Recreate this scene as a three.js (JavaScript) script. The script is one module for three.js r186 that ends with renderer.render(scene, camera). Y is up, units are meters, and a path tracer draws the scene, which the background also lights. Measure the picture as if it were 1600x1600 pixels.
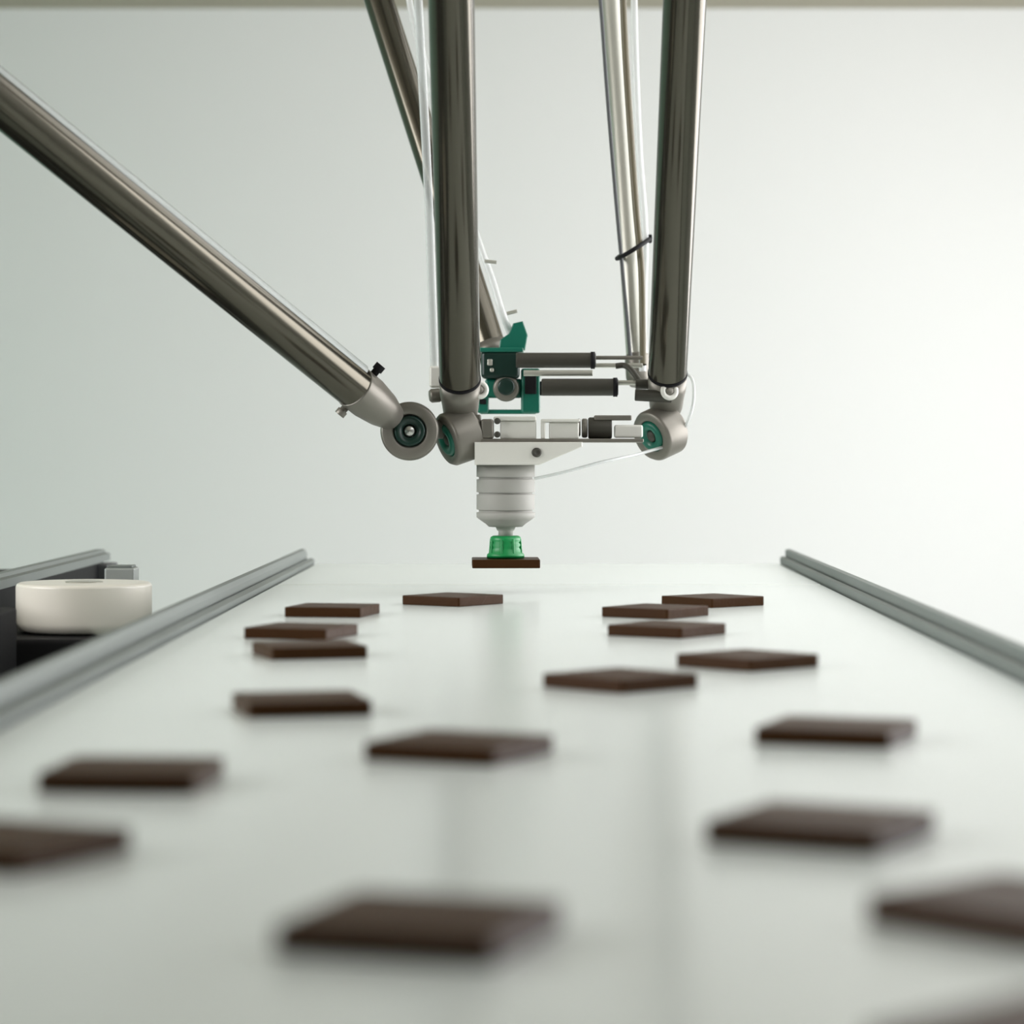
import * as THREE from 'three';
import { RoundedBoxGeometry } from 'three/addons/geometries/RoundedBoxGeometry.js';
import { mergeGeometries } from 'three/addons/utils/BufferGeometryUtils.js';
import { ImprovedNoise } from 'three/addons/math/ImprovedNoise.js';
import { RectAreaLightUniformsLib } from 'three/addons/lights/RectAreaLightUniformsLib.js';

// ------------------------------------------------------------------ camera, lights, exposure
const scene = new THREE.Scene();
scene.background = new THREE.Color(0, 0, 0);
const FOCAL = 4300;                       // focal length in pixels of a 1600 frame
const HORIZON = [842, 697];               // where the conveyor rails meet
const camera = new THREE.PerspectiveCamera(2 * Math.atan(800 / FOCAL) * 180 / Math.PI, 1, 0.02, 30);
camera.position.set(0, 0.1, 0);           // ten centimetres above the belt
camera.setViewOffset(1600, 1600, 800 - HORIZON[0], 800 - HORIZON[1], 1600, 1600);
camera.focus = 1.86;
camera.userData.fStop = 8.5;
camera.updateProjectionMatrix();
const renderer = new THREE.WebGLRenderer({ antialias: true });
renderer.toneMapping = THREE.LinearToneMapping;
renderer.toneMappingExposure = 1.17;
renderer.shadowMap.enabled = true;
RectAreaLightUniformsLib.init();
// the lamps of the cell: [position, facing target, width, height, radiance, colour, label]
const LAMPS = [
  { at: [1.285, 0.2, -2.45], to: [0, 0.2, -2.45], w: 1.7, h: 0.9, power: 4.7, glow: 1.3, color: [1.0, 0.972, 1.0], label: 'large white light panel on the side wall past the bare rail' },
  { at: [0.68, 0.707, -1.5], to: [0.68, -1, -1.5], w: 0.9, h: 1.9, power: 0.95, glow: 0.3, color: [1.0, 0.972, 1.0], label: 'white ceiling light panel above the belt' },
  { at: [-1.285, 0.45, -1.15], to: [0, 0.45, -1.15], w: 1.2, h: 0.44, power: 6.8, glow: 2.0, color: [1.0, 0.972, 1.0], label: 'white light panel on the side wall by the white drum' },
];

// ------------------------------------------------------------------ helpers
const V = (x, y, z) => new THREE.Vector3(x, y, z);
const P = (px, py, depth) => V((px - HORIZON[0]) * depth / FOCAL, 0.1 - (py - HORIZON[1]) * depth / FOCAL, -depth);
const px = (n, depth = 1.88) => n * depth / FOCAL;          // n picture pixels at a depth, in metres
let seed = 7; const rnd = () => (seed = (seed * 16807) % 2147483647) / 2147483647;
const used = {};
const numbered = n => { const k = used[n] = (used[n] ?? -1) + 1; return k ? `${n}_${String(k).padStart(3, '0')}` : n; };
function mesh(name, geometry, material, parent) {
  const m = new THREE.Mesh(geometry, material); m.name = parent ? name : numbered(name);
  m.castShadow = m.receiveShadow = true; (parent ?? scene).add(m); return m;
}
function thing(name, label, category, p, group) {
  const g = new THREE.Group(); g.name = numbered(name); g.position.copy(p); scene.add(g);
  g.userData = { label, category }; if (group) g.userData.group = group; return g;
}
function structure(name, geometry, material, label, category) {
  const m = mesh(name, geometry, material); m.userData = { kind: 'structure', label, category }; return m;
}
const clean = g => { const r = g.index ? g.toNonIndexed() : g; for (const k of Object.keys(r.attributes)) if (!['position', 'normal', 'uv'].includes(k)) r.deleteAttribute(k); return r; };
const join = list => mergeGeometries(list.map(clean));
function box(x0, x1, y0, y1, z0, z1, r = 0) {
  const w = Math.abs(x1 - x0), h = Math.abs(y1 - y0), d = Math.abs(z1 - z0);
  const g = r ? new RoundedBoxGeometry(w, h, d, 2, Math.min(r, w / 2.05, h / 2.05, d / 2.05)) : new THREE.BoxGeometry(w, h, d);
  return g.translate((x0 + x1) / 2, (y0 + y1) / 2, (z0 + z1) / 2);
}
// a profile of [radius, distance] turned about the axis that runs from a in direction dir
function turned(profile, a, dir, seg = 40) {
  const g = new THREE.LatheGeometry(profile.map(([r, d]) => new THREE.Vector2(Math.max(r, 1e-5), d)), seg);
  g.applyQuaternion(new THREE.Quaternion().setFromUnitVectors(V(0, 1, 0), dir.clone().normalize()));
  return g.translate(a.x, a.y, a.z);
}
function rod(a, b, r, seg = 32, r2 = r) {
  const L = a.distanceTo(b), c = Math.min(r, r2) * 0.12;
  return turned([[0, 0], [r - c, 0], [r, c], [r2, L - c], [r2 - c, L], [0, L]], a, b.clone().sub(a), seg);
}
const hose = (pts, r, n = 60) => new THREE.TubeGeometry(new THREE.CatmullRomCurve3(pts), n, r, 10);
const lerp = (a, b, t) => a.clone().lerp(b, t);
const extrudeZ = (pts, z0, z1) => {         // outline [x, y] drawn out along z
  const s = new THREE.Shape(pts.map(p => new THREE.Vector2(...p)));
  return new THREE.ExtrudeGeometry(s, { depth: z1 - z0, bevelEnabled: true, bevelThickness: 0.0006, bevelSize: 0.0005, bevelOffset: -0.0005, bevelSegments: 1 }).translate(0, 0, z0);
};

// ------------------------------------------------------------------ textures and materials
const perlin = new ImprovedNoise();
function noiseTexture(size, fn, srgb = false) {
  const d = new Uint8Array(size * size * 4);
  for (let y = 0; y < size; y++) for (let x = 0; x < size; x++) {
    const v = fn(x / size, y / size), i = (y * size + x) * 4;
    const c = Array.isArray(v) ? v : [v, v, v];
    for (let k = 0; k < 3; k++) d[i + k] = Math.max(0, Math.min(255, c[k] * 255));
    d[i + 3] = 255;
  }
  const t = new THREE.DataTexture(d, size, size); t.magFilter = THREE.LinearFilter; t.wrapS = t.wrapT = THREE.RepeatWrapping;
  if (srgb) t.colorSpace = THREE.SRGBColorSpace; t.needsUpdate = true; return t;
}
const mottled = noiseTexture(256, (u, v) => 0.5 + 0.3 * perlin.noise(u * 12, v * 12, 1) + 0.2 * perlin.noise(u * 40, v * 40, 2));
const brushed = noiseTexture(256, (u, v) => 0.6 + 0.22 * perlin.noise(u * 90, v * 2.5, 3) + 0.12 * perlin.noise(u * 30, v * 1.5, 8));
const lin = (r, g, b) => new THREE.Color().setRGB(r, g, b);
const std = (c, roughness, metalness = 0, extra = {}) => new THREE.MeshPhysicalMaterial({ color: lin(...c), roughness, metalness, ...extra });
const M = {
  wall: std([0.805, 0.82, 0.81], 0.75),
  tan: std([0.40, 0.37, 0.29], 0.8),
  wallGreen: std([0.34, 0.56, 0.45], 0.75),
  dark: std([0.10, 0.095, 0.075], 0.8),
  floor: std([0.42, 0.47, 0.43], 0.6),
  belt: std([0.70, 0.755, 0.72], 0.2, 0, { bumpMap: mottled, bumpScale: 0.00002 }),
  rail: std([0.185, 0.21, 0.196], 0.5, 0.3),
  frame: std([0.36, 0.39, 0.37], 0.5, 0.4),
  rodMetal: std([0.088, 0.082, 0.063], 0.3, 0.8, { roughnessMap: brushed }),
  paleTube: std([0.52, 0.52, 0.46], 0.32, 0.6),
  fitting: std([0.20, 0.19, 0.162], 0.42, 0.5),
  pale: std([0.72, 0.72, 0.66], 0.42, 0.1),
  gripper: std([0.33, 0.33, 0.30], 0.6, 0.0),
  steel: std([0.60, 0.60, 0.57], 0.25, 0.9),
  teal: std([0.004, 0.135, 0.088], 0.35),
  darkTeal: std([0.002, 0.022, 0.015], 0.35),
  cup: std([0.003, 0.26, 0.065], 0.4),
  sleeve: std([0.05, 0.048, 0.037], 0.5, 0.2),
  black: std([0.009, 0.009, 0.010], 0.65, 0, { specularIntensity: 0.3 }),
  grey: std([0.07, 0.075, 0.078], 0.55),
  brown: std([0.12, 0.105, 0.06], 0.45),
  clear: std([0.86, 0.88, 0.87], 0.25, 0, { transmission: 0.55, thickness: 0, ior: 1.4 }),
  drum: std([0.74, 0.72, 0.63], 0.3),
  choc: std([0.044, 0.0185, 0.0058], 0.42, 0, { specularIntensity: 0.16, bumpMap: mottled, bumpScale: 0.0003 }),
};

// ------------------------------------------------------------------ the cell
const X0 = -1.3, X1 = 1.3, Y0 = -0.85, Y1 = 0.72, ZB = -3.9, ZF = 0.9, T = 0.06;
structure('wall_back', box(X0 - T, X1 + T, Y0, Y1, ZB - T, ZB), M.wall, 'plain white wall closing the cell behind the robot', 'wall');
structure('wall_left', box(X0 - T, X0, Y0, Y1, ZB, ZF), M.wallGreen, 'pale green side wall beyond the drum', 'wall');
structure('wall_right', box(X1, X1 + T, Y0, Y1, ZB, ZF), M.wall, 'plain white side wall carrying the large light panel', 'wall');
structure('wall_front', box(X0 - T, X1 + T, Y0, Y1, ZF, ZF + T), M.dark, 'dark wall at the infeed end of the conveyor', 'wall');
structure('floor', box(X0 - T, X1 + T, Y0 - T, Y0, ZB - T, ZF + T), M.floor, 'pale grey green floor of the cell', 'floor');
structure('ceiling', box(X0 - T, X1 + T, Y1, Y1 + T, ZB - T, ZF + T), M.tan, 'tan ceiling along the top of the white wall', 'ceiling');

for (const L of LAMPS) {
  const p = V(...L.at), to = V(...L.to), dir = to.clone().sub(p).normalize();
  const g = thing('light_panel', L.label, 'light', p);
  const q = new THREE.Quaternion().setFromRotationMatrix(new THREE.Matrix4().lookAt(p, to, Math.abs(dir.y) > 0.9 ? V(0, 0, 1) : V(0, 1, 0)));
  g.quaternion.copy(q);                                      // looks along -z
  const glow = new THREE.MeshStandardMaterial({ color: 0xffffff, emissive: lin(...L.color), emissiveIntensity: L.glow, roughness: 0.5 });
  mesh('diffuser', box(-L.w / 2, L.w / 2, -L.h / 2, L.h / 2, 0, 0.008, 0.002), glow, g);
  const e = 0.02;
  mesh('frame', join([box(-L.w / 2 - e, L.w / 2 + e, L.h / 2, L.h / 2 + e, -0.002, 0.012), box(-L.w / 2 - e, L.w / 2 + e, -L.h / 2 - e, -L.h / 2, -0.002, 0.012),
    box(-L.w / 2 - e, -L.w / 2, -L.h / 2, L.h / 2, -0.002, 0.012), box(L.w / 2, L.w / 2 + e, -L.h / 2, L.h / 2, -0.002, 0.012)]), M.rail, g);
  const a = new THREE.RectAreaLight(lin(...L.color), L.power, L.w, L.h);
  a.position.copy(p).addScaledVector(dir, 0.006); a.lookAt(to.clone().addScaledVector(dir, 1)); a.castShadow = true; a.name = numbered('panel_light');
  scene.add(a);
}

// ------------------------------------------------------------------ main conveyor
const XL = -0.1915, XR = 0.206, ZEND = -2.35, ZNEAR = 0.3, SEAM = -1.985;
{
  const o = V(0, Y0, -1);
  const g = thing('belt_conveyor', 'wide white belt conveyor with low grey aluminium side rails carrying the chocolate squares', 'conveyor', o);
  const put = (name, geo, mat, par = g) => mesh(name, geo.translate(-o.x, -o.y, -o.z), mat, par);
  const loop = (z0, z1, r) => {                         // a belt loop with rounded noses, its top at y = 0
    const s = new THREE.Shape();
    s.moveTo(-z0 - r, 0); s.absarc(-z0 - r, -r, r, Math.PI / 2, -Math.PI / 2, true);
    s.lineTo(-z1 + r, -2 * r); s.absarc(-z1 + r, -r, r, -Math.PI / 2, -Math.PI * 1.5, true); s.lineTo(-z0 - r, 0);
    const e = new THREE.ExtrudeGeometry(s, { depth: XR - XL - 0.0055, bevelEnabled: false, curveSegments: 16 });
    return e.rotateY(Math.PI / 2).translate(XL + 0.003, 0, 0);      // shape x (= depth) becomes -z
  };
  put('belt', loop(ZEND + 0.003, SEAM - 0.0006, 0.004), M.belt);
  put('belt', loop(SEAM + 0.0006, ZNEAR, 0.004), M.belt);
  put('rail', extrudeZ([[XL, -0.03], [XL, 0.003], [XL - 0.0035, 0.0046], [XL - 0.0038, 0.0012], [XL - 0.0062, 0.0012], [XL - 0.0065, 0.0084], [XL - 0.0078, 0.0118], [XL - 0.0112, 0.0124], [XL - 0.0125, 0.011], [XL - 0.0125, -0.03]].reverse(), ZEND, ZNEAR), M.rail);
  put('rail', extrudeZ([[XR, -0.03], [XR, 0.005], [XR + 0.0022, 0.0062], [XR + 0.0025, 0.003], [XR + 0.0042, 0.003], [XR + 0.0045, 0.0118], [XR + 0.0085, 0.0122], [XR + 0.0095, 0.011], [XR + 0.0095, -0.03]], ZEND, ZNEAR), M.rail);
  put('frame', join([box(XL - 0.0095, XL - 0.001, -0.11, -0.03, ZEND + 0.01, ZNEAR - 0.01, 0.002), box(XR + 0.001, XR + 0.008, -0.11, -0.03, ZEND + 0.01, ZNEAR - 0.01, 0.002),
    ...[-2.2, -1.5, -0.8, -0.1].map(z => box(XL - 0.002, XR + 0.002, -0.1, -0.07, z - 0.02, z + 0.02, 0.002))]), M.frame);
  put('slider_bed', box(XL - 0.001, XR + 0.001, -0.03, -0.009, ZEND + 0.02, ZNEAR - 0.02), M.frame);
  for (const z of [-2.2, -0.1]) for (const x of [XL - 0.005, XR + 0.005])
    put('leg', box(x - 0.02, x + 0.02, Y0, -0.1, z - 0.02, z + 0.02, 0.003), M.frame);
}

// ------------------------------------------------------------------ neighbouring line beside it
{
  const o = V(-0.42, Y0, -1.6), g = thing('narrow_conveyor', 'grey side rail with black strip beneath on the neighbouring line behind the drum', 'conveyor', o);
  const put = (name, geo, mat) => mesh(name, geo.translate(-o.x, -o.y, -o.z), mat, g);
  const xr = -0.366;
  put('rail', extrudeZ([[xr, 0.0025], [xr, 0.0085], [xr - 0.004, 0.0095], [xr - 0.005, 0.012], [xr - 0.012, 0.012], [xr - 0.012, 0.0025]].reverse(), -2.35, -0.6), M.rail);
  put('black_strip', box(xr - 0.012, xr - 0.001, -0.012, 0.0025, -2.32, -0.62), M.black);
  put('belt', box(-0.56, xr - 0.012, -0.02, -0.004, -2.33, -0.62, 0.006), M.black);
  put('frame', box(-0.56, xr - 0.003, -0.10, -0.02, -2.3, -0.65, 0.003), M.black);
  put('end_bracket', box(xr - 0.004, xr + 0.007, -0.012, 0.001, -2.345, -2.29, 0.001), M.grey);
  for (const z of [-2.2, -0.75]) for (const x of [-0.54, xr - 0.03]) put('leg', box(x - 0.018, x + 0.018, Y0, -0.1, z - 0.018, z + 0.018, 0.003), M.frame);
}
{
  const o = V(-0.283, Y0, -1.83), g = thing('machine_pedestal', 'black pedestal between the two conveyors under the white drum', 'pedestal', o);
  const put = (name, geo, mat) => mesh(name, geo.translate(-o.x, -o.y, -o.z), mat, g);
  put('housing', box(-0.3655, -0.278, Y0, -0.0195, -1.945, -1.70, 0.003), M.black);
  put('foot_plate', box(-0.364, -0.274, Y0, Y0 + 0.012, -1.96, -1.68, 0.002), M.grey);
}
{
  const g = thing('drum_roller', 'squat cream white drum with flat top standing on the black pedestal', 'drum', V(-0.2925, -0.0195, -1.77));
  const R = 0.0433;
  mesh('drum_body', turned([[0, 0], [R - 0.007, 0], [R - 0.002, 0.002], [R, 0.007], [R, 0.0295], [R - 0.0008, 0.0312], [R - 0.0025, 0.032], [0, 0.032]], V(0, 0, 0), V(0, 1, 0), 72), M.drum, g);
  mesh('hub_cap', turned([[0, 0.032], [0.012, 0.032], [0.012, 0.0325], [0.011, 0.0328], [0, 0.0328]], V(0, 0, 0), V(0, 1, 0)), M.paleTube, g);
}
{
  const g = thing('sensor_box', 'small light grey block behind the white drum', 'sensor', V(-0.2925, -0.0195, -1.93));
  mesh('housing', box(-0.0105, 0.0105, 0, 0.0345, -0.012, 0.012, 0.0015), M.frame, g);
  mesh('cap', box(-0.0085, 0.0085, 0.0345, 0.036, -0.01, 0.01, 0.0005), M.rail, g);
}
{
  const o = P(2, 1060, 1.68), g = thing('control_box', 'black and grey box at the black pedestal beside the rail', 'box', V(o.x, -0.11, -1.645));
  mesh('body', box(-0.03, 0.0105, 0, 0.112, -0.03, 0.025, 0.002), M.black, g);
  mesh('upper_panel', box(-0.028, 0.007, 0.088, 0.106, 0.025, 0.0265, 0.0005), M.grey, g);
  mesh('lower_panel', box(-0.028, 0.009, 0.05, 0.068, 0.025, 0.0262, 0.0005), M.grey, g);
  mesh('label_strip', box(-0.026, 0.0085, 0.1085, 0.1115, 0.0252, 0.0266, 0.0005), M.pale, g);
  mesh('mounting_post', box(-0.02, 0.0, Y0 + 0.11, 0, -0.02, 0.0, 0.002), M.black, g);
}

// ------------------------------------------------------------------ delta robot
const ZR = 1.88;
{
  const G = P(790, 700, ZR);
  const g = thing('delta_robot', 'delta robot of dark metal rods with green ball joints and suction gripper over the belt', 'robot', G);
  const put = (name, geo, mat, par = g) => mesh(name, geo.translate(-G.x, -G.y, -G.z), mat, par);
  const toward = (a, b) => b.clone().sub(a).normalize();

  // rods: foot point and a point higher up, drawn on to the elbow
  const rods = {
    left: [P(640, 674, 1.86), P(0, 157, 1.61), 1.55, 0.0144],
    front: [P(720, 660, 1.885), P(705, 0, 1.64), 1.25, 0.0139],
    frontTwin: [P(1040, 650, 1.96), P(1070, 0, 1.72), 1.25, 0.0137],
    back: [P(779, 580, 2.02), P(592, 0, 2.1), 1.15, 0.0112],
    backTwin: [P(998, 590, 2.05), P(957, 0, 2.12), 1.12, 0.0082],
  };
  const E = {};
  for (const [k, [a, b, ext, r]] of Object.entries(rods)) E[k] = lerp(a, b, ext);
  // base, upper arms and elbows, above the frame
  const B = V(-0.02, 0.66, -1.9);
  put('base_plate', turned([[0, 0], [0.15, 0], [0.16, 0.01], [0.16, 0.05], [0.12, 0.06], [0, 0.06]], B, V(0, 1, 0), 64), M.pale);
  const upper = (from, e1, e2) => {
    const mid = lerp(e1, e2, 0.5);
    const arm = put('upper_arm', rod(from, mid, 0.024, 24, 0.017), M.rodMetal);
    if (e1.distanceTo(e2) > 0.01) put('elbow_shaft', rod(lerp(e1, e2, -0.06), lerp(e1, e2, 1.06), 0.011, 20), M.steel, arm);
    else put('elbow_shaft', rod(mid.clone().add(V(0, 0, -0.04)), mid.clone().add(V(0, 0, 0.04)), 0.011, 20), M.steel, arm);
  };
  upper(B.clone().add(V(-0.1, 0.02, 0.03)), E.left, E.left);
  upper(B.clone().add(V(0.04, 0.02, 0.1)), E.front, E.frontTwin);
  upper(B.clone().add(V(0, 0.02, -0.1)), E.back, E.backTwin);

  // ---- left rod
  {
    const [a, , , r] = rods.left, d = toward(a, E.left);
    const at = s => a.clone().addScaledVector(d, s);
    const m = put('forearm_rod', rod(at(0.058), E.left, r, 40), M.rodMetal);
    put('end_sleeve', turned([[0.0, 0.018], [0.009, 0.018], [0.0125, 0.03], [r * 1.02, 0.045], [r * 1.03, 0.0585], [r, 0.06], [0, 0.06]], a, d), M.fitting, m);
    put('highlight_strip', rod(at(0.06).add(V(0.0066, 0.0094, 0.004)), E.left.clone().add(V(0.0066, 0.0094, 0.004)), 0.0047, 16), M.frame, m);  // highlight on the rod's upper edge, put in as a thin paler strip
    const n = V(d.y, -d.x, 0).normalize(), c = at(0.054);          // across the rod, to the upper side
    for (const [s, rr, h] of [[1, 0.0036, 0.0085], [-1, 0.0036, 0.007]]) {
      const base = c.clone().addScaledVector(n, s * r * 0.96 * (n.y > 0 ? 1 : -1));
      const nn = n.clone().multiplyScalar(s * (n.y > 0 ? 1 : -1));
      put('clamp_screw', turned([[0, 0], [0.0026, 0], [0.0026, h * 0.45], [rr, h * 0.45], [rr, h], [rr * 0.6, h], [rr * 0.5, h * 0.75], [0, h * 0.75]], base, nn, 16), s > 0 ? M.black : M.fitting, m);
    }
    const j = put('ball_joint', turned([[0.0105, -0.011], [0.018, -0.011], [0.0197, -0.009], [0.0197, 0.009], [0.018, 0.011], [0.0122, 0.011], [0.0112, 0.0095], [0.0105, 0.009], [0.0105, -0.011]], a, V(0.05, 0.02, 1), 56), M.fitting);
    put('seat_ring', turned([[0.0045, -0.009], [0.0105, -0.009], [0.0105, 0.0105], [0.0092, 0.0118], [0.0062, 0.0112], [0.0045, 0.008]], a, V(0.05, 0.02, 1), 48), M.darkTeal, j);
    put('pin', turned([[0, -0.02], [0.0045, -0.02], [0.0045, 0.007], [0.003, 0.0085], [0, 0.0088]], a, V(0.05, 0.02, 1), 24), M.steel, j);
    put('link_pin', rod(a.clone().add(V(0.012, 0.002, -0.004)), P(705, 672, 1.88), 0.0065, 20), M.fitting, j);
  }
  // ---- the two front rods and their joints
  const frontJoint = (key, centre, axis, ring) => {
    const [a, , , r] = rods[key], d = toward(a, E[key]), at = s => a.clone().addScaledVector(d, s);
    const s0 = 0.041;
    const m = put('forearm_rod', rod(at(s0), E[key], r, 40), M.rodMetal);
    put('end_sleeve', turned([[0, -0.002], [0.0085, -0.002], [0.0118, 0.01], [r * 0.92, 0.02], [r * 1.0, 0.028], [r * 1.0, s0 - 0.001], [0, s0 - 0.001]], a, d), M.fitting, m);
    put('seam_ring', turned([[r * 0.9, s0 - 0.0012], [r * 1.025, s0 - 0.0012], [r * 1.025, s0 + 0.0006], [r * 0.9, s0 + 0.0006]], a, d), M.black, m);
    const w = put('washer', new THREE.TorusGeometry(0.0047, 0.0019, 10, 28).applyQuaternion(new THREE.Quaternion().setFromUnitVectors(V(0, 0, 1), V(0.25, 0.1, 1).normalize())).translate(ring.x, ring.y, ring.z), M.pale, m);
    put('washer_bolt', turned([[0, -0.012], [0.003, -0.012], [0.003, 0.001], [0.002, 0.002], [0, 0.002]], ring, V(0.25, 0.1, 1), 16), M.fitting, m);
    const j = put('ball_joint', turned([[0.0095, -0.0115], [0.0165, -0.0115], [0.0185, -0.009], [0.0185, 0.007], [0.017, 0.0095], [0.012, 0.0095], [0.011, 0.008], [0.0095, -0.0115]], centre, axis, 48), M.fitting);
    put('seat_ring', turned([[0.004, -0.009], [0.0112, -0.009], [0.0112, 0.0085], [0.0096, 0.0108], [0.006, 0.0106], [0.004, 0.0075]], centre, axis, 40), M.teal, j);
    put('pin', turned([[0, -0.02], [0.0045, -0.02], [0.0045, 0.0085], [0.003, 0.0098], [0, 0.01]], centre, axis, 20), M.sleeve, j);
    return { m, j, d, at, r };
  };
  const F = frontJoint('front', P(716, 682, 1.872), V(-0.86, -0.30, 0.42), P(749, 609, 1.862));
  put('side_block', join([box(...[P(671, 0, 1.885).x, P(692, 0, 1.885).x], P(0, 606, 1.885).y, P(0, 572, 1.885).y, -1.892, -1.88, 0.002)]), M.pale, F.m);
  put('side_knob', turned([[0, 0], [0.0036, 0], [0.0048, 0.0015], [0.0048, 0.007], [0.0036, 0.0085], [0, 0.0085]], P(690, 617, 1.88), V(-1, -0.1, 0.2), 18), M.fitting, F.m);
  const R = frontJoint('frontTwin', P(1031, 676, 1.95), V(-0.72, -0.32, 0.62), P(1046, 611, 1.925));
  put('joint_cap', turned([[0, -0.004], [0.011, -0.004], [0.0125, 0], [0.0125, 0.008], [0.011, 0.01], [0, 0.01]], P(1040, 680, 1.955), V(1, 0.1, 0.25), 30), M.fitting, R.j);
  put('cross_pin', join([rod(P(992, 617, 1.93), P(1050, 620, 1.93), 0.0042, 16), rod(P(993, 600, 1.94), P(1030, 601, 1.94), 0.0035, 16)]), M.sleeve, R.m);

  // ---- back rods
  const back = put('forearm_rod', rod(rods.back[0], E.back, rods.back[3], 32), M.rodMetal);
  put('clamp_collar', turned([[0.0, 0.012], [0.0128, 0.012], [0.0128, 0.022], [0.0, 0.022]], rods.back[0], toward(rods.back[0], E.back)), M.fitting, back);
  const back2 = put('forearm_rod', rod(rods.backTwin[0], E.backTwin, rods.backTwin[3], 28), M.paleTube);
  put('rod_foot', turned([[0, -0.006], [0.007, -0.006], [0.0095, 0], [0.0095, 0.016], [0.008, 0.018], [0, 0.018]], rods.backTwin[0], toward(rods.backTwin[0], E.backTwin), 28), M.fitting, back2);

  // ---- green joint housing of the back arm
  {
    const z = 1.985, b = (x0, x1, y0, y1, dz0, dz1, r = 0.0012) => box(P(x0, 0, z).x, P(x1, 0, z).x, P(0, y1, z).y, P(0, y0, z).y, -z + dz0, -z + dz1, r);
    const c = put('joint_housing', b(752, 812, 549, 592, -0.012, 0.012, 0.003), M.darkTeal);
    put('housing_lid', b(750, 818, 544, 551, -0.013, 0.013, 0.001), M.teal, c);
    const sh = new THREE.Shape(); const q = (x, y) => { const p = P(x, y, z); return [p.x, p.y]; };
    sh.moveTo(...q(781, 546)); sh.lineTo(...q(819, 546)); sh.lineTo(...q(823, 524)); sh.lineTo(...q(816, 504)); sh.lineTo(...q(803, 507)); sh.lineTo(...q(796, 523)); sh.lineTo(...q(783, 532));
    put('pawl', new THREE.ExtrudeGeometry(sh, { depth: 0.009, bevelEnabled: true, bevelSize: 0.0007, bevelThickness: 0.0012, bevelSegments: 2 }).translate(0, 0, -z - 0.004), M.teal, c);
    put('clip', join([b(762, 770, 562, 572, 0.012, 0.0135), b(766, 772, 576, 582, 0.012, 0.0135)]), M.paleTube, c);
    // U shaped bracket with an open window between two legs
    const u = put('fork_bracket', join([b(746, 764, 618, 646, -0.006, 0.008, 0.002), b(814, 844, 576, 646, -0.006, 0.008, 0.002), b(750, 838, 640, 647, -0.006, 0.006, 0.001), b(758, 816, 592, 622, -0.004, 0.004, 0.002)]), M.teal);
    put('cross_shaft', turned([[0, -0.002], [0.008, -0.002], [0.0095, 0.001], [0.0095, 0.006], [0.008, 0.0085], [0, 0.0085]], P(791, 606, z - 0.002), V(0, -0.1, 1), 32), M.fitting, u);
    put('bearing_cap', turned([[0, 0], [0.0062, 0], [0.0062, 0.0025], [0.005, 0.004], [0, 0.004]], P(791, 604, z - 0.0105), V(0, -0.05, 1), 24), M.darkTeal, u);
    put('leg_inset', b(820, 838, 588, 616, 0.008, 0.0095, 0.0006), M.black, u);
    put('leg_inset', b(750, 760, 624, 632, 0.008, 0.0092, 0.0004), M.black, u);
    put('stop_block', b(836, 849, 596, 618, -0.005, 0.007, 0.001), M.black, u);
  }
  // ---- telescoping links between the rod pairs
  const link = (x0, xs, x1, yc, hw, z, thin) => {
    const s = put('spring_link', rod(P(x0, yc, z), P(xs, yc, z), px(hw, z), 28), M.sleeve);
    put('end_cap', turned([[0, 0], [px(hw + 1.5, z), 0], [px(hw + 1.5, z), 0.003], [0, 0.003]], P(xs - 8, yc, z), V(1, 0, 0), 28), M.black, s);
    for (const [dy, rr, m] of thin) put('slide_rod', rod(P(xs - 4, yc + dy, z), P(x1, yc + dy, z), px(rr, z), 14), m, s);
    return s;
  };
  link(806, 931, 1004, 563, 12, 1.965, [[-4, 3.2, M.fitting], [8, 3.6, M.paleTube]]);
  link(846, 966, 1002, 605, 13.5, 1.95, [[-7, 4, M.paleTube]]);
  put('guide_rod', rod(P(818, 583, 1.955), P(926, 583, 1.955), px(5), 16), M.paleTube);
  put('hook_wire', hose([P(962, 572, 1.96), P(975, 571, 1.96), P(985, 577, 1.955), P(994, 588, 1.95), P(1000, 598, 1.945)], px(5), 24), M.sleeve);

  // ---- moving platform
  {
    const z = ZR, b = (x0, x1, y0, y1, dz0, dz1, r = 0.001) => box(P(x0, 0, z).x, P(x1, 0, z).x, P(0, y1, z).y, P(0, y0, z).y, -z + dz0, -z + dz1, r);
    const q = (x, y) => { const p = P(x, y, z); return new THREE.Vector2(p.x, p.y); };
    const sh = new THREE.Shape([q(744, 692), q(744, 725), q(842, 725), q(908, 697), q(908, 692)]);
    const pl = put('platform', new THREE.ExtrudeGeometry(sh, { depth: 0.05, bevelEnabled: true, bevelSize: 0.0005, bevelThickness: 0.0008, bevelSegments: 1 }).translate(0, 0, -z - 0.026), M.pale);
    put('seam_plate', b(750, 1004, 685.5, 691.5, -0.03, 0.020, 0.0006), M.fitting, pl);
    put('upper_block', join([b(782, 838, 658, 686, -0.02, 0.016, 0.001), b(772, 838, 651, 658, -0.02, 0.018, 0.001)]), M.pale, pl);
    put('bracket', join([b(845, 852, 656, 686, -0.02, 0.017), b(858, 904, 660, 686, -0.02, 0.015, 0.001), b(845, 906, 655, 660, -0.02, 0.018)]), M.pale, pl);
    put('side_post', join([b(752, 772, 655, 686, 0.0, 0.02, 0.002), b(744, 752, 648, 690, 0.0, 0.016, 0.001)]), M.fitting, pl);
    put('bolt', join([P(777, 658, z - 0.02), P(777, 679, z - 0.02)].map(p => turned([[0, 0], [0.0022, 0], [0.0022, 0.0015], [0, 0.0015]], p, V(0, 0, 1), 14))), M.sleeve, pl);
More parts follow.
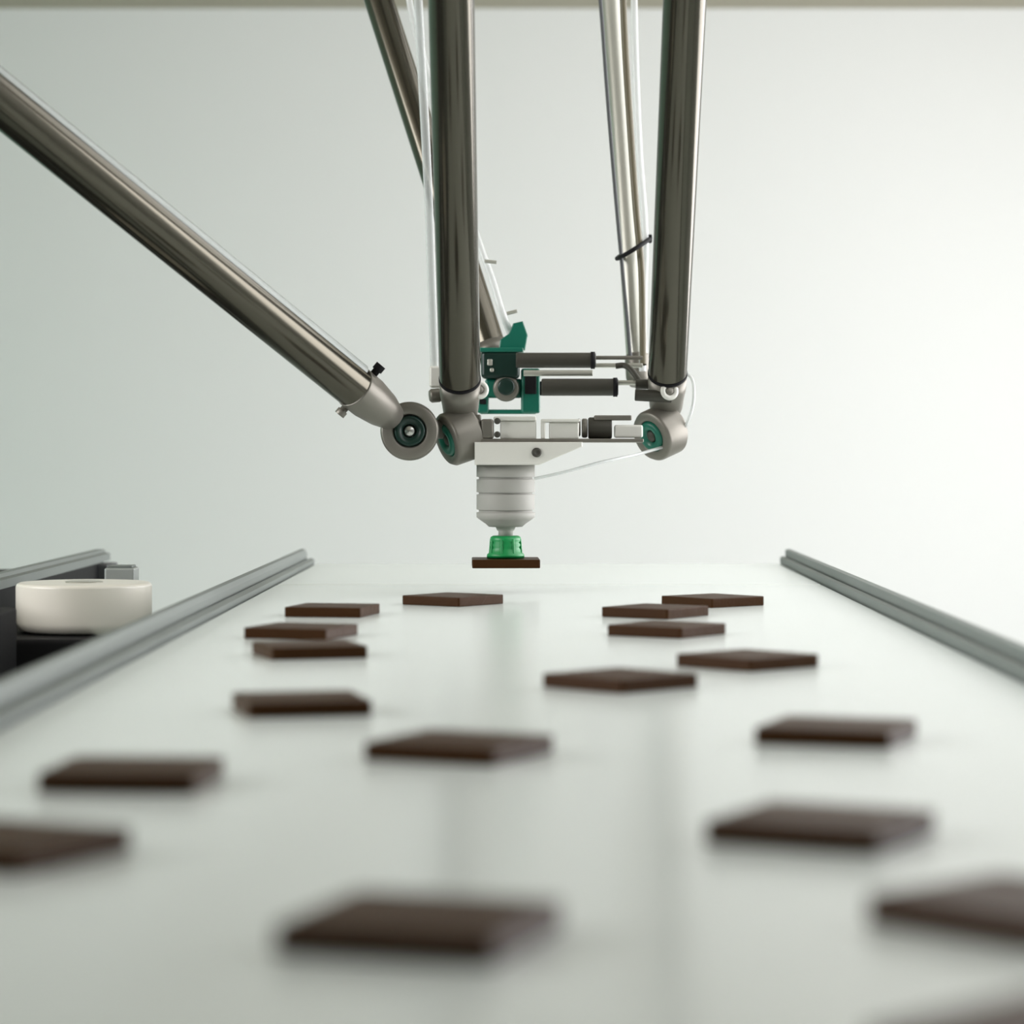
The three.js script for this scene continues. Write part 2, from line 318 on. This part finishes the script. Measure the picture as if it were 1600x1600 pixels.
    put('set_screw', turned([[0, 0], [0.0032, 0], [0.0032, 0.002], [0.0018, 0.0024], [0, 0.0012]], P(838, 707, z - 0.0245), V(0.2, 0, 1), 18), M.sleeve, pl);
    const sp = put('coupling', rod(P(919, 669, z), P(956, 669, z), px(17), 30), M.sleeve, pl);
    put('coupling_flange', join([rod(P(902, 668, z), P(907, 668, z), px(14), 24), rod(P(909, 669, z), P(918, 669, z), px(15), 24)]), M.fitting, pl);
    put('slide_bar', b(928, 987, 649, 657, -0.004, 0.006, 0.001), M.fitting, pl);
    put('end_lug', b(960, 1004, 664, 684, -0.012, 0.006, 0.0015), M.pale, pl);
  }
  // ---- gripper
  {
    const top = P(790, 725, ZR), s = px(1), prof = [[0, 0]];
    const rr = 45.5 * s;
    for (const [r, y] of [[rr, 0], [rr, 20], [rr - 0.0016, 20.6], [rr - 0.0016, 23.4], [rr, 24], [rr, 44], [rr - 0.0016, 44.6], [rr - 0.0016, 47], [rr, 47.6], [rr, 71], [rr - 0.0016, 71.6], [rr - 0.0016, 75], [rr, 75.6], [rr, 83], [rr - 0.0022, 87], [rr - 0.006, 93], [rr - 0.0085, 98], [0.0068, 98.5], [0.006, 103], [0.005, 105], [0.005, 116]]) prof.push([r, y * s]);
    prof.push([0, 116 * s]);
    const m = put('gripper', turned(prof, top, V(0, -1, 0), 64), M.gripper);
    const cup = [[0, 112], [20, 112], [23.5, 114], [24.5, 119], [22.8, 122.5], [24.8, 126], [23.2, 130], [25, 133.5], [25.5, 138], [29, 141], [29.5, 147], [0, 147]].map(([r, y]) => [r * s, y * s]);
    put('suction_cup', turned(cup, top, V(0, -1, 0), 48), M.cup, m);
    for (let k = 0; k < 8; k++) {                        // ribs down the cup
      const t = k / 8 * Math.PI * 2 + 0.25, c = Math.cos(t) * 23.5 * s, n = Math.sin(t) * 23.5 * s;
      put('rib', rod(V(top.x + c, top.y - 117 * s, top.z + n), V(top.x + c * 1.1, top.y - 143 * s, top.z + n * 1.1), 1.8 * s, 8), M.cup, m);
    }
  }
  // ---- hoses and tie
  put('air_hose', hose([P(650, -60, 1.66), P(653, 0, 1.68), P(662, 160, 1.74), P(670, 320, 1.80), P(675, 460, 1.85), P(679, 575, 1.886)], px(6.5), 60), M.clear);
  put('air_hose', hose([P(634, -40, 2.07), P(643, 20, 2.07), P(672, 130, 2.05), P(715, 280, 2.02), P(752, 390, 1.99), P(770, 440, 1.985), P(785, 490, 1.98), P(797, 520, 1.99)], px(6), 60), M.clear);
  put('hose_clip', rod(P(757, 408, 1.978), P(776, 410, 1.978), px(3), 10), M.paleTube);
  put('hose_clip', rod(P(792, 490, 1.97), P(808, 486, 1.97), px(3), 10), M.paleTube);
  put('air_hose', hose([P(990, -40, 2.06), P(993, 100, 2.055), P(999, 240, 2.05), P(1008, 370, 2.04), P(1006, 460, 2.035), P(1004, 580, 2.03)], px(6), 60), M.clear);
  put('supply_cable', hose([P(972, -40, 2.045), P(976, 60, 2.045), P(986, 220, 2.035), P(994, 330, 2.03), P(1002, 420, 2.03), P(1004, 500, 2.03), P(1005, 570, 2.02)], px(6), 60), M.brown);
  put('supply_cable', hose([P(934, -40, 2.09), P(938, 0, 2.09), P(949, 150, 2.08), P(964, 330, 2.06), P(980, 500, 2.05), P(985, 560, 2.04)], px(3.4), 60), M.grey);
  const tie = [];
  for (let k = 0; k < 16; k++) { const t = k / 16 * Math.PI * 2; const p = P(990 + 26 * Math.cos(t), 388 - 16 * Math.cos(t) + 2 * Math.sin(t), 2.05 - 0.03 * Math.sin(t)); tie.push(p); }
  put('cable_tie', join([new THREE.TubeGeometry(new THREE.CatmullRomCurve3(tie, true), 64, px(3.8), 8, true), box(P(1010, 0, 2.04).x, P(1019, 0, 2.04).x, P(0, 379, 2.04).y, P(0, 366, 2.04).y, -2.048, -2.04, 0.001)]), M.black);
  put('air_hose', hose([P(1064, 580, 1.95), P(1080, 590, 1.945), P(1084, 620, 1.94), P(1076, 655, 1.94), P(1056, 688, 1.945), P(1010, 706, 1.93), P(940, 722, 1.90), P(880, 738, 1.885), P(835, 748, 1.88)], px(2.6), 80), M.clear);
}

// ------------------------------------------------------------------ chocolate squares
const S = 0.046, TH = 0.0058;
function chocolateGeometry(v) {
  const h = S / 2, r = 0.0014, s = new THREE.Shape();
  const w = () => (rnd() - 0.5) * 0.0004;
  s.moveTo(-h + r, -h); s.lineTo(0, -h + w()); s.lineTo(h - r, -h); s.quadraticCurveTo(h, -h, h, -h + r); s.lineTo(h + w(), 0); s.lineTo(h, h - r); s.quadraticCurveTo(h, h, h - r, h);
  s.lineTo(0, h + w()); s.lineTo(-h + r, h); s.quadraticCurveTo(-h, h, -h, h - r); s.lineTo(-h + w(), 0); s.lineTo(-h, -h + r); s.quadraticCurveTo(-h, -h, -h + r, -h);
  const e = new THREE.ExtrudeGeometry(s, { depth: TH - 0.0012, bevelEnabled: true, bevelSize: 0.0006, bevelOffset: -0.0006, bevelThickness: 0.0006, bevelSegments: 3, curveSegments: 5 });
  e.translate(0, 0, 0.0006).rotateX(-Math.PI / 2);
  const p = e.attributes.position, uv = e.attributes.uv;
  for (let i = 0; i < p.count; i++) uv.setXY(i, p.getX(i) * 12 + v * 0.3, (p.getZ(i) + p.getY(i)) * 12);
  return e;
}
const chocs = [0, 1, 2].map(chocolateGeometry);
const CH = [
  [-0.0544, 1.7423, -0.642, 'chocolate square on the belt closest to the raised one under the green cup'],
  [-0.1220, 1.6285, 1.377, 'chocolate square by the drum-side rail, closest to the gripper of a trio'],
  [-0.1246, 1.4441, 1.264, 'chocolate square by the drum-side rail, middle one of a trio'],
  [-0.1096, 1.3126, 0.314, 'chocolate square by the drum-side rail, farthest from the gripper of a trio'],
  [-0.0897, 1.0372, 0.247, 'lone chocolate square next along the belt after the trio by the drum-side rail'],
  [-0.0255, 0.8878, 1.138, 'slanted chocolate square in the middle of the belt, between the lone one and the largest'],
  [-0.1201, 0.8144, 1.493, 'blurred chocolate square lying straight across near the drum-side rail'],
  [-0.1312, 0.6700, 1.117, 'blurred slanted chocolate square farthest from the gripper beside the drum-side rail'],
  [-0.0237, 0.5568, 1.263, 'large strongly blurred chocolate square alone in the middle of the belt'],
  [0.0685, 1.6185, 0.961, 'chocolate square by the bare-wall rail, middle one of a close trio'],
  [0.1092, 1.7299, 0.706, 'chocolate square of the close trio nearest the bare-wall rail end'],
  [0.0678, 1.4581, 0.970, 'chocolate square of the close bare-wall trio farthest from the gripper'],
  [0.0946, 1.2484, 0.756, 'cornerwise chocolate square of a pair, the one closer to the bare-wall rail'],
  [0.0337, 1.1411, 0.778, 'cornerwise chocolate square of a pair, the one in the middle of the belt'],
  [0.1014, 0.9365, 1.232, 'chocolate square on the bare-wall half, next after the cornerwise pair'],
  [0.0722, 0.7030, 1.109, 'blurred slanted chocolate square on the bare-wall half, second after the cornerwise pair'],
  [0.1010, 0.5770, 0.736, 'strongly blurred chocolate square third after the cornerwise pair'],
  [0.0850, 0.4445, 0.760, 'most blurred chocolate square, last along the belt from the gripper'],
];
CH.forEach(([x, z, th, label], i) => {
  const m = mesh('chocolate_square', chocs[i % 3], M.choc);
  m.position.set(x, 0, -z); m.rotation.y = th;
  m.userData = { label, category: 'chocolate', group: 'chocolate squares on the belt' };
});
{
  const c = P(790, 872, ZR), m = mesh('chocolate_square', chocs[1], M.choc);
  m.position.set(c.x, c.y - TH - 0.0002, c.z); m.rotation.y = 0.03;
  m.userData = { label: 'dark chocolate square lifted off the belt by the green suction cup', category: 'chocolate', group: 'chocolate squares on the belt' };
}

renderer.render(scene, camera);
